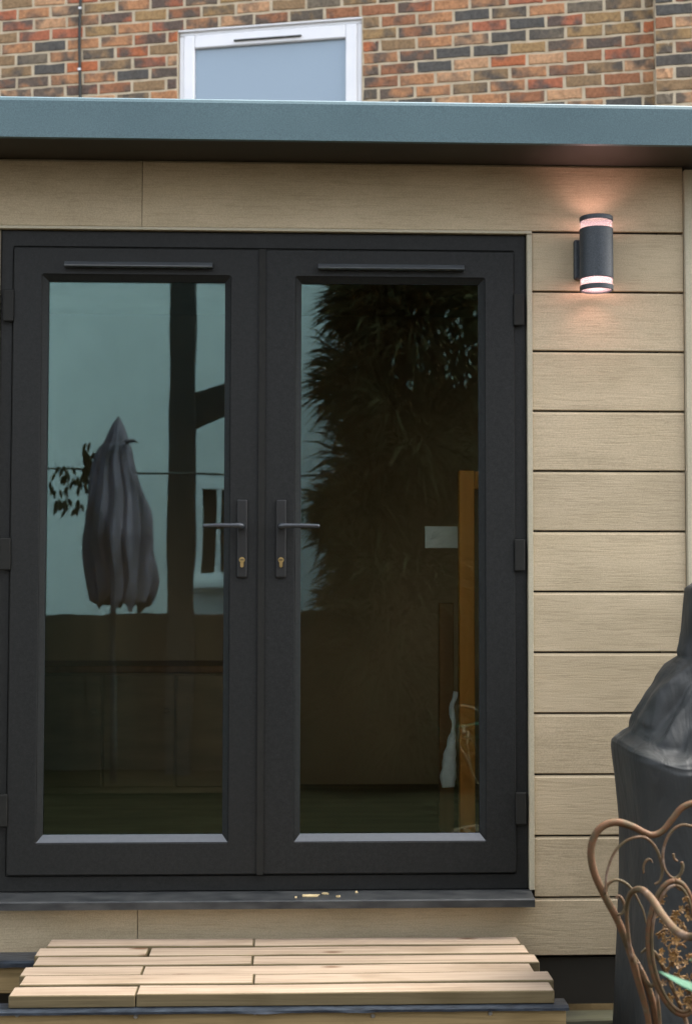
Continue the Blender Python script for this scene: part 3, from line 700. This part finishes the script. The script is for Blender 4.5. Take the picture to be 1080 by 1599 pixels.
both('scroll', [(1050, 1333), (1052, 1341), (1057, 1345)], [0.004, 0.003], M['rust2'], -0.014, False)
both('scroll', [(944, 1398), (948, 1382), (960, 1374), (974, 1378), (986, 1389), (996, 1406), (1004, 1424), (1008, 1442)], [0.0045, 0.0045, 0.004, 0.0025, 0.0025], M['rust2'], 0.006)
both('scroll', [(961, 1403), (965, 1399), (970, 1403), (974, 1413), (973, 1422), (969, 1427), (963, 1428)], [0.0035, 0.004, 0.005, 0.003], M['rust2'], -0.006)
both('scroll', [(1000, 1488), (1009, 1482), (1020, 1487), (1031, 1503), (1044, 1530), (1060, 1568), (1074, 1610), (1080, 1660)], [0.003, 0.006, 0.006, 0.006, 0.005], M['rust2'], -0.02, False)
both('scroll', [(1019, 1500), (1022, 1516), (1022, 1531), (1016, 1540), (1008, 1532), (1002, 1518), (996, 1503)], [0.004, 0.005, 0.0055, 0.004], M['rust2'], -0.012, False)
both('stem', [(985, 1488), (998, 1512), (1012, 1545), (1022, 1585), (1028, 1640)], [0.006, 0.009, 0.010, 0.009], M['rust'], 0.004)
both('stem', [(1022, 1515), (1024, 1545), (1028, 1580), (1032, 1640)], [0.003, 0.005, 0.005], M['rust2'], -0.01, False)
# armrest sweeping from the back frame towards the viewer
for s in (0, 1):
    def ax(p, dy):
        q = at(p[0], p[1], CY+dy)
        if s: q = Vector((2*at(AX, 1400, CY).x+0.02-q.x, q.y, q.z))
        return q
    arm = [ax((986, 1500), -0.01), ax((979, 1450), -0.02), ax((978, 1415), -0.035), ax((985, 1394), -0.06), ax((1000, 1389), -0.10), ax((1016, 1403), -0.17), ax((1034, 1430), -0.25), ax((1054, 1453), -0.33), ax((1074, 1463), -0.40), ax((1095, 1462), -0.46), ax((1112, 1476), -0.49), ax((1112, 1500), -0.50)]
    tube('armrest', arm, [0.004, 0.004, 0.005, 0.0065, 0.008, 0.008, 0.008, 0.007, 0.006, 0.005], M['rust2'], chair, 10, 6)
# oval panel of iron flowers
ov = []
for k in range(25):
    t = 2*math.pi*k/24
    hw = 40 + 8*math.sin(-t)
    ov.append((1052 + hw*math.sin(t) + 12*(1-math.cos(t))*0.6, 1375 + 105*(1-math.cos(t))))
tube('panel_ring', cp(ov, -0.03), 0.0055, M['rust'], chair, 8, 3)
tube('panel_ring', cp([((x-1055)*0.88+1056, (y-1480)*0.94+1481) for x, y in ov], -0.034), 0.0035, M['rust2'], chair, 8, 3)
def inside(px, py):
    t = math.acos(max(-1, min(1, 1-(py-1375)/105)))
    c = 1052+7.2*(1-math.cos(t)); hw = 40*math.sin(t)
    return abs(px-c) < hw*0.92
rs = random.Random(11)
cnt = 0
def flower(px, py, r, dy):
    c = at(px, py, CY+dy); vs, fs = [], []; rot = rs.random()*6; n = 5; tl = Matrix.Rotation(rs.uniform(-.5, .5), 3, 'X') @ Matrix.Rotation(rs.uniform(-.5, .5), 3, 'Z')
    for k in range(n):
        a = rot+2*math.pi*k/n; b = len(vs)
        e = [(0.15*r, a-0.6, 0), (0.75*r, a-0.45, -0.25*r), (1.05*r, a, -0.45*r), (0.75*r, a+0.45, -0.25*r), (0.15*r, a+0.6, 0)]
        for q, g, yy in e: vs.append(c + tl @ Vector((q*math.cos(g), yy, q*math.sin(g))))
        for q, g, yy in e: vs.append(c + tl @ Vector((q*math.cos(g), yy+0.002, q*math.sin(g))))
        fs += [(b, b+1, b+2, b+3, b+4), (b+9, b+8, b+7, b+6, b+5)] + [(b+i, b+5+i, b+5+(i+1) % 5, b+(i+1) % 5) for i in range(5)]
    b = len(vs)   # centre boss
    for k in range(6): vs.append(c + tl @ Vector((0.28*r*math.cos(k*1.047), -0.25*r, 0.28*r*math.sin(k*1.047))))
    for k in range(6): vs.append(c + tl @ Vector((0.3*r*math.cos(k*1.047), 0.001, 0.3*r*math.sin(k*1.047))))
    fs += [tuple(range(b, b+6))] + [(b+k, b+6+k, b+6+(k+1) % 6, b+(k+1) % 6) for k in range(6)]
    link('flower', mesh('flower', vs, fs), M['rustflower'], chair)
while cnt < 46:
    px, py = rs.uniform(1012, 1100), rs.uniform(1380, 1580)
    if not inside(px, py): continue
    cnt += 1; flower(px, py, rs.uniform(0.006, 0.012), rs.uniform(-0.045, -0.02))
cnt = 0
while cnt < 30:
    px, py = rs.uniform(1012, 1100), rs.uniform(1380, 1582)
    if not inside(px, py): continue
    cnt += 1; a = rs.random()*6.28; r0 = rs.uniform(6, 13); s = rs.choice((-1, 1))
    tube('tendril', cp([(px+r0*(1-k*0.11)*math.cos(a+s*k*0.75), py+r0*(1-k*0.11)*math.sin(a+s*k*0.75)) for k in range(8)], rs.uniform(-0.035, -0.02)), [0.0022, 0.0018, 0.0012], M['rustflower'], chair, 5, 3)
# seat and legs (below the frame of the photograph)
seatc = Vector((0.885, -1.60, 0.46))
vs, fs = [], []
tube_geo(vs, fs, [seatc + Vector((0.21*math.cos(t*0.2618), 0.21*math.sin(t*0.2618), 0)) for t in range(25)], 0.008, 8)
link('seat_ring', mesh('seat_ring', vs, fs), M['rust'], chair, smooth=True)
for k in range(-4, 5):
    h = math.sqrt(max(0, 0.205**2-(k*0.045)**2)); box('seat_slat', seatc.x+k*0.045-0.012, seatc.x+k*0.045+0.012, seatc.y-h, seatc.y+h, 0.458, 0.463, M['rust'], chair)
for sx in (-1, 1):
    tube('leg', [seatc+Vector((sx*0.15, 0.15, 0)), (0.885+sx*0.18, -1.40, 0.22), (0.885+sx*0.20, -1.36, -0.01)], 0.008, M['rust'], chair)
    tube('leg', [seatc+Vector((sx*0.15, -0.15, 0)), (0.885+sx*0.17, -1.78, 0.22), (0.885+sx*0.20, -1.83, -0.01)], 0.008, M['rust'], chair)
    tube('post', [at(1040 if sx < 0 else 2*AX-1040, 1720, CY), (0.885+sx*0.09, -1.38, 0.46)], 0.008, M['rust'], chair, 8, 4)

# ------------------------------------------------------------------ plants at the front edge
def blade(name, pts, wid, mat, parent, nrm=Vector((0, -1, 0.4))):
    c = crom(pts, 6); vs, fs = [], []; n = len(c)
    for i, p in enumerate(c):
        t = i/(n-1); w_ = wid*max(0.04, math.sin(math.pi*(0.08+0.92*t))**0.75); tn = (c[min(i+1, n-1)]-c[max(0, i-1)]).normalized()
        sd = tn.cross(nrm).normalized(); up = sd.cross(tn).normalized()
        vs += [p-sd*w_+up*w_*0.25, p-up*0.0008, p+sd*w_+up*w_*0.25, p-up*0.0016]
    for i in range(n-1):
        for j in range(4): a = i*4+j; b = i*4+(j+1) % 4; fs.append((a, b, b+4, a+4))
    fs += [(0, 1, 2, 3), ((n-1)*4+3, (n-1)*4+2, (n-1)*4+1, (n-1)*4)]
    return link(name, mesh(name, vs, fs), mat, parent, smooth=True)
pb = at(1420, 1640, -1.95)
plant = thing('leafy_plant', 'bright green strap leaved plant at the edge in front of the rusty chair', 'plant', (pb.x, pb.y, 0))
blade('leaf', [(pb.x, pb.y, 0.30), at(1300, 1570, -1.93), at(1150, 1566, -1.95), at(1075, 1542, -1.97), at(1028, 1517, -1.99)], 0.016, M['leafgr'], plant, Vector((0.2, -0.6, 1)))
blade('leaf', [(pb.x, pb.y, 0.30), at(1250, 1530, -1.9), at(1120, 1495, -1.9), at(1074, 1500, -1.9)], 0.010, M['leafgr'], plant)
blade('leaf', [(pb.x, pb.y, 0.30), at(1450, 1540, -1.9), at(1480, 1450, -1.9), at(1500, 1430, -1.95)], 0.015, M['leafgr'], plant)
tube('stem', [(pb.x, pb.y, -0.02), (pb.x+0.004, pb.y, 0.15), (pb.x, pb.y, 0.31)], 0.006, M['leafgr'], plant)
gb = at(2, 1599, -0.75)
gr = thing('grass_tuft', 'few thin green blades of grass at the left end of the step', 'grass', (gb.x-0.01, -0.75, 0))
for dx, h in ((0.0, 0.42), (-0.02, 0.36), (-0.035, 0.40)):
    blade('blade', [(gb.x+dx-0.012, -0.75, -0.01), (gb.x+dx-0.004, -0.75, h*0.5), (gb.x+dx-0.006, -0.745, h*0.85), (gb.x+dx-0.012, -0.74, h)], 0.0035, M['leafgr'], gr)

# ------------------------------------------------------------------ seen through the right door: timber stand, card, bag
def inside_things():
    st = thing('timber_stand', 'orange pine upright frame standing inside behind the right door glass', 'stand', (0.62, 0.5, 0.6))
    a = at(716, 735, 0.17); b = at(741, 1290, 0.17)
    box('upright', a.x, b.x, 0.16, 0.205, 0.601, a.z, M['pine'], st, 0.002)
    box('upright', b.x+0.30, b.x+0.345, 0.16, 0.205, 0.601, a.z, M['pine'], st, 0.002)
    box('top_rail', b.x+0.001, b.x+0.299, 0.165, 0.20, a.z-0.06, a.z-0.002, M['pine'], st, 0.002)
    c = at(698, 960, 0.5)
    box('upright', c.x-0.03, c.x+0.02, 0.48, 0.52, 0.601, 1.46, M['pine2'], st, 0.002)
    box('bottom_rail', a.x+0.005, b.x-0.005, 0.206, 0.479, 0.62, 0.66, M['pine'], st, 0.002)
    p, q = at(663, 822, 0.24), at(714, 856, 0.24)
    tag(box('paper_card', p.x, q.x, 0.237, 0.243, q.z, p.z, M['paper'], None, 0.001), 'small pale card fixed beside the pine upright inside', 'card')
    v = []
    for px, py, r in ((712, 1080, 3), (705, 1110, 4), (708, 1135, 2.5), (704, 1160, 6), (701, 1190, 10), (699, 1215, 12), (699, 1229, 9)):
        k = at(px, py, 0.15); v.append((k, r*0.0022))
    pts = crom([k for k, r in v], 5); vs, fs = [], []
    tube_geo(vs, fs, pts, [r for k, r in v], 14, 0.6)
    for i, x in enumerate(vs): vs[i] = x + Vector((noise.noise(x*40), noise.noise(x*40+Vector((5, 0, 0))), 0))*0.006
    tag(link('plastic_bag', mesh('plastic_bag', vs, fs), M['bag'], smooth=True), 'crumpled translucent plastic bag hanging against the pine upright inside', 'bag')
inside_things()
def cabinet():
    y1 = RB-0.12; y0 = y1-0.4; a, b = at(40, 1040, y0), at(395, 1040, y0)
    cb = thing('low_cabinet', 'low dark cabinet dimly seen through the lower left door glass', 'cabinet', ((a.x+b.x)/2, (y0+y1)/2, 0.6))
    box('carcass', a.x+0.02, b.x-0.02, y0+0.02, y1, 0.62, a.z-0.03, M['fence2'], cb, 0.003)
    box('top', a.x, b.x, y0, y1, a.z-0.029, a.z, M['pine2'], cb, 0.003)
    wd = (b.x-a.x-0.04)/3
    for k in range(3):
        d = box('door', a.x+0.02+k*wd+0.004, a.x+0.02+(k+1)*wd-0.004, y0+0.002, y0+0.0185, 0.65, a.z-0.04, M['fence2'], cb, 0.003)
        box('knob', a.x+0.02+(k+0.85)*wd, a.x+0.02+(k+0.85)*wd+0.02, y0-0.02, y0+0.0015, a.z-0.2, a.z-0.18, M['fence2'], d, 0.004)
cabinet()

# ------------------------------------------------------------------ garden behind the camera, seen only as reflections in the door glass
def white_house():
    wh = thing('white_house', 'white rendered house wall mirrored in the left door glass', 'house', (-2.5, -9.2, 0))
    a, b = mir(305, 752, 9), mir(352, 908, 9); x0, x1 = a.x, a.x+0.62; z0, z1 = b.z, a.z
    box('wall', -7.5, x0-0.002, -9.4, -9.0, -0.05, 5.6, M['render'], wh)
    box('wall', x1+0.002, 0.9, -9.4, -9.0, -0.05, 5.6, M['render'], wh)
    box('wall', x0-0.001, x1+0.001, -9.4, -9.0, z1+0.002, 5.6, M['render'], wh)
    box('wall', x0-0.001, x1+0.001, -9.4, -9.0, -0.05, z0-0.002, M['render'], wh)
    wn = ring('window', x0, x1, z0, z1, 0.055, 0.055, 0.07, 0.08, -9.08, -8.985, M['white_upvc'], wh, 0.006)
    box('pane', x0+0.056, x1-0.056, -9.05, -9.04, z0+0.071, z1-0.081, M['upvc2'], wn)
    box('mullion', x0+0.18, x0+0.225, -9.035, -8.99, z0+0.071, z1-0.081, M['white_upvc'], wn)
    box('sill', x0-0.03, x1+0.03, -8.98, -8.86, z0-0.06, z0-0.005, M['white_upvc'], wn, 0.006)
    box('roof', -7.9, 1.2, -9.6, -8.8, 5.61, 5.75, M['roof'], wh)
white_house()
fn = thing('garden_fence', 'low dark brown board fence mirrored in the lower left door glass', 'fence', (-2, -7, 0))
for k in range(44):
    x = -4.2 + k*0.128; h = 1.245 + random.uniform(-0.008, 0.008) + 0.008*(x+1.6)
    box('board', x, x+0.140, -7.02-0.011*(k % 2), -7.0-0.011*(k % 2)-0.01, 0.01, h, M['fence'], fn)
for k in range(4): box('post', -4.1+k*1.8, -4.0+k*1.8, -7.15, -7.045, -0.02, 1.22, M['fence'], fn)
for z in (0.3, 0.95): box('rail', -4.2, 1.43, -7.085, -7.045, z, z+0.06, M['fence'], fn)
# dark pergola post with bracket
pg = thing('pergola_post', 'dark timber post with a side bracket mirrored right of the parasol', 'post', (-0.88, -6.8, 0))
a, b = mir(266, 430, 6.8), mir(302, 955, 6.8)
box('post', a.x, b.x, -6.9, -6.72, -0.02, 4.3, M['under'], pg, 0.004)
vs = [mir(302, 612, 6.8), mir(302, 668, 6.8), mir(365, 640, 6.8), mir(365, 592, 6.8)]
vs = vs + [v + Vector((0, -0.12, 0)) for v in vs]
link('bracket', mesh('bracket', vs, [(0, 1, 2, 3), (7, 6, 5, 4), (0, 4, 5, 1), (1, 5, 6, 2), (2, 6, 7, 3), (3, 7, 4, 0)]), M['under'], pg)
vs = [mir(302, 438, 6.78), mir(302, 595, 6.78), mir(305, 590, 6.78), mir(297, 438, 6.78)]
tube('wire', [mir(40, 729, 6.3), mir(200, 737, 6.3), mir(330, 741, 6.3), mir(520, 742, 6.3)], 0.008, M['cable'], pg, 6, 4)
# folded parasol
pp = mir(183, 940, 6)
ps = thing('parasol', 'folded parasol under a grey cloth mirrored in the left door glass', 'parasol', (pp.x, pp.y, 0))
prof_px = [(943, 40), (936, 46), (915, 49), (890, 49), (860, 50), (835, 52), (815, 51), (800, 50), (785, 46), (770, 42), (750, 37), (735, 33), (718, 29), (705, 26), (697, 23), (692, 19), (684, 17), (674, 14), (664, 10), (657, 6), (650, 2)]
prof = [(hw*0.0047, mir(183, py, 6).z) for py, hw in prof_px]
fine = []
for i in range(len(prof)-1):
    for k in range(4): t = k/4; fine.append(tuple(u+(v-u)*t for u, v in zip(prof[i], prof[i+1])))
fine.append(prof[-1])
def cloth_fold(a, z):
    f = max(0.0, min(1.0, (2.68-z)/0.4))
    k = 1 + f*(0.10*math.sin(a*5+1.3*math.sin(z*2.2)) + 0.18*(abs(math.sin(a*5.5+z*1.1))-0.6) + 0.05*math.sin(a*17+z*3) + 0.26*noise.noise((math.cos(a)*1.6, math.sin(a)*1.6, z*2.6)))
    if z < 1.62: k *= 1 - 0.10*max(0, math.cos(a+0.6))*(1.62-z)/0.25
    return k
cn = lathe('canopy', fine, pp.x, pp.y, M['parasol'], ps, 110, False, True, cloth_fold)
for v in cn.data.vertices:      # uneven hem, whole cover leaning a little
    zz = v.co.z + ORG[cn].z
    if zz < 1.7: v.co.z += 0.13*noise.noise((v.co.x*11, v.co.y*11, 2))*(1.7-zz)/0.3
    v.co.x += 0.05*noise.noise((zz*2.3, 1, 1)) - 0.02*(zz-2.0)
tube('tie', [mir(196, 690, 5.9), mir(206, 688, 5.88), mir(213, 691, 5.86)], [0.02, 0.012, 0.006], M['parasol'], ps, 7, 4)
tube('pole', [(pp.x-0.03, pp.y, 0.05), (pp.x-0.03, pp.y, 0.8), (pp.x-0.03, pp.y, 1.7)], 0.022, M['under'], ps, 10, 2)
# leafy plant hanging from the wire
hp = mir(105, 735, 6.2)
hg = thing('hanging_plant', 'small leafy plant hanging on a wire mirrored at the left glass edge', 'plant', (hp.x, hp.y, hp.z))
rs = random.Random(5)
tube('stem', [hp, hp+Vector((0.01, 0, -0.12)), hp+Vector((-0.01, 0, -0.3))], 0.006, M['bark'], hg)
for k in range(46):
    c = mir(rs.gauss(104, 14), rs.uniform(728, 796), 6.2); d = Vector((rs.uniform(-.5, .5), rs.uniform(-.4, .4), -1)).normalized()
    blade('leaf', [c, c+d*0.03, c+d*0.065], 0.013, M['leafdk'], hg)
hp2 = mir(142, 690, 6.1)
hg2 = thing('hanging_plant', 'leafy spray hanging close to the folded parasol in the reflection', 'plant', (hp2.x, hp2.y, hp2.z))
tube('stem', [mir(142, 690, 6.1), mir(138, 715, 6.1), mir(141, 755, 6.1)], 0.006, M['bark'], hg2)
for k in range(34):
    c = mir(rs.gauss(139, 6), rs.uniform(692, 760), 6.1); d = Vector((rs.uniform(-.5, .5), rs.uniform(-.4, .4), -1)).normalized()
    blade('leaf', [c, c+d*0.03, c+d*0.065], 0.013, M['leafdk'], hg2)
# big dark evergreens
def evergreen(name, label, base, h, r, nleaf, seed, long=0.2):
    rs = random.Random(seed)
    t = thing(name, label, 'tree', base, 'evergreens behind the photographer')
    bx = Vector(base)
    tube('trunk', [bx-Vector((0, 0, .05)), bx+Vector((0.03, 0.02, h*0.4)), bx+Vector((0, 0, h*0.8))], [0.12, 0.09, 0.04], M['bark'], t, 10, 5)
    vs, fs = [], []
    clumps = []
    for k in range(90):
        z = h*(0.04+0.96*rs.random()); pr = r*(1.0-0.55*max(0, z/h-0.55)/0.45); a = rs.random()*6.28; q = pr*math.sqrt(rs.random())*0.85
        clumps.append((bx+Vector((q*math.cos(a), q*math.sin(a), z)), rs.uniform(0.22, 0.42)))
    for k in range(nleaf):
        c, cr = rs.choice(clumps); d = Vector((rs.gauss(0, 1), rs.gauss(0, 1), rs.gauss(0, 0.8))).normalized()
        p = c + d*cr*rs.random()**0.4; L = long*rs.uniform(0.6, 1.3); w_ = L*0.034
        dd = (d + Vector((0, 0, rs.uniform(-.5, .3)))).normalized(); sd = dd.cross(Vector((rs.gauss(0, 1), rs.gauss(0, 1), rs.gauss(0, 1)))).normalized()
        b = len(vs); vs += [p-sd*w_, p+dd*L*0.5-sd*w_*1.1+Vector((0, 0, .01)), p+dd*L-Vector((0, 0, L*0.15)), p+dd*L*0.5+sd*w_*1.1+Vector((0, 0, .01)), p+sd*w_]
        fs.append((b, b+1, b+2, b+3, b+4))
    o = link('crown', mesh('crown', vs, fs), M['leafdk'], t)
tl = mir(560, 900, 6.3)
evergreen('evergreen_tree', 'spiky dark evergreen mirrored at the left of the right door glass', (0.80, -6.3, 0), 4.6, 0.50, 34000, 3, 0.24)
evergreen('evergreen_tree', 'broad dark evergreen mirrored at the right of the right door glass', (1.75, -6.6, 0), 5.2, 0.85, 40000, 4, 0.2)
evergreen('evergreen_tree', 'rearmost dark evergreen standing right of the white house', (2.3, -8.6, 0), 5.6, 1.3, 40000, 6, 0.3)

# glossy leaves on the broad evergreen that catch the sky
rs = random.Random(31); tr = bpy.data.objects['evergreen_tree.001']
M['glossleaf'] = pm('glossy_leaf', (0.02, 0.025, 0.012), (0.03, 0.04, 0.02), (5, 5, 5), 0.12, spec=1.0)
vs, fs = [], []
for k in range(70):
    px = rs.gauss(652, 14) if k % 3 == 0 else rs.gauss(715, 18); py = rs.uniform(480, 600)
    c = mir(px, py, 5.72); a = rs.random()*6.28; d = Vector((math.cos(a)*0.5, 0.45, -0.75)).normalized(); sd = d.cross(Vector((0, 0.75, 0.65))).normalized()
    L = rs.uniform(0.03, 0.07); b = len(vs)
    vs += [c, c+d*L*0.5-sd*L*0.16, c+d*L, c+d*L*0.5+sd*L*0.16]; fs.append((b, b+1, b+2, b+3))
o = link('glossy_leaves', mesh('glossy_leaves', vs, fs), M['glossleaf'], tr); o['kind'] = 'stuff'
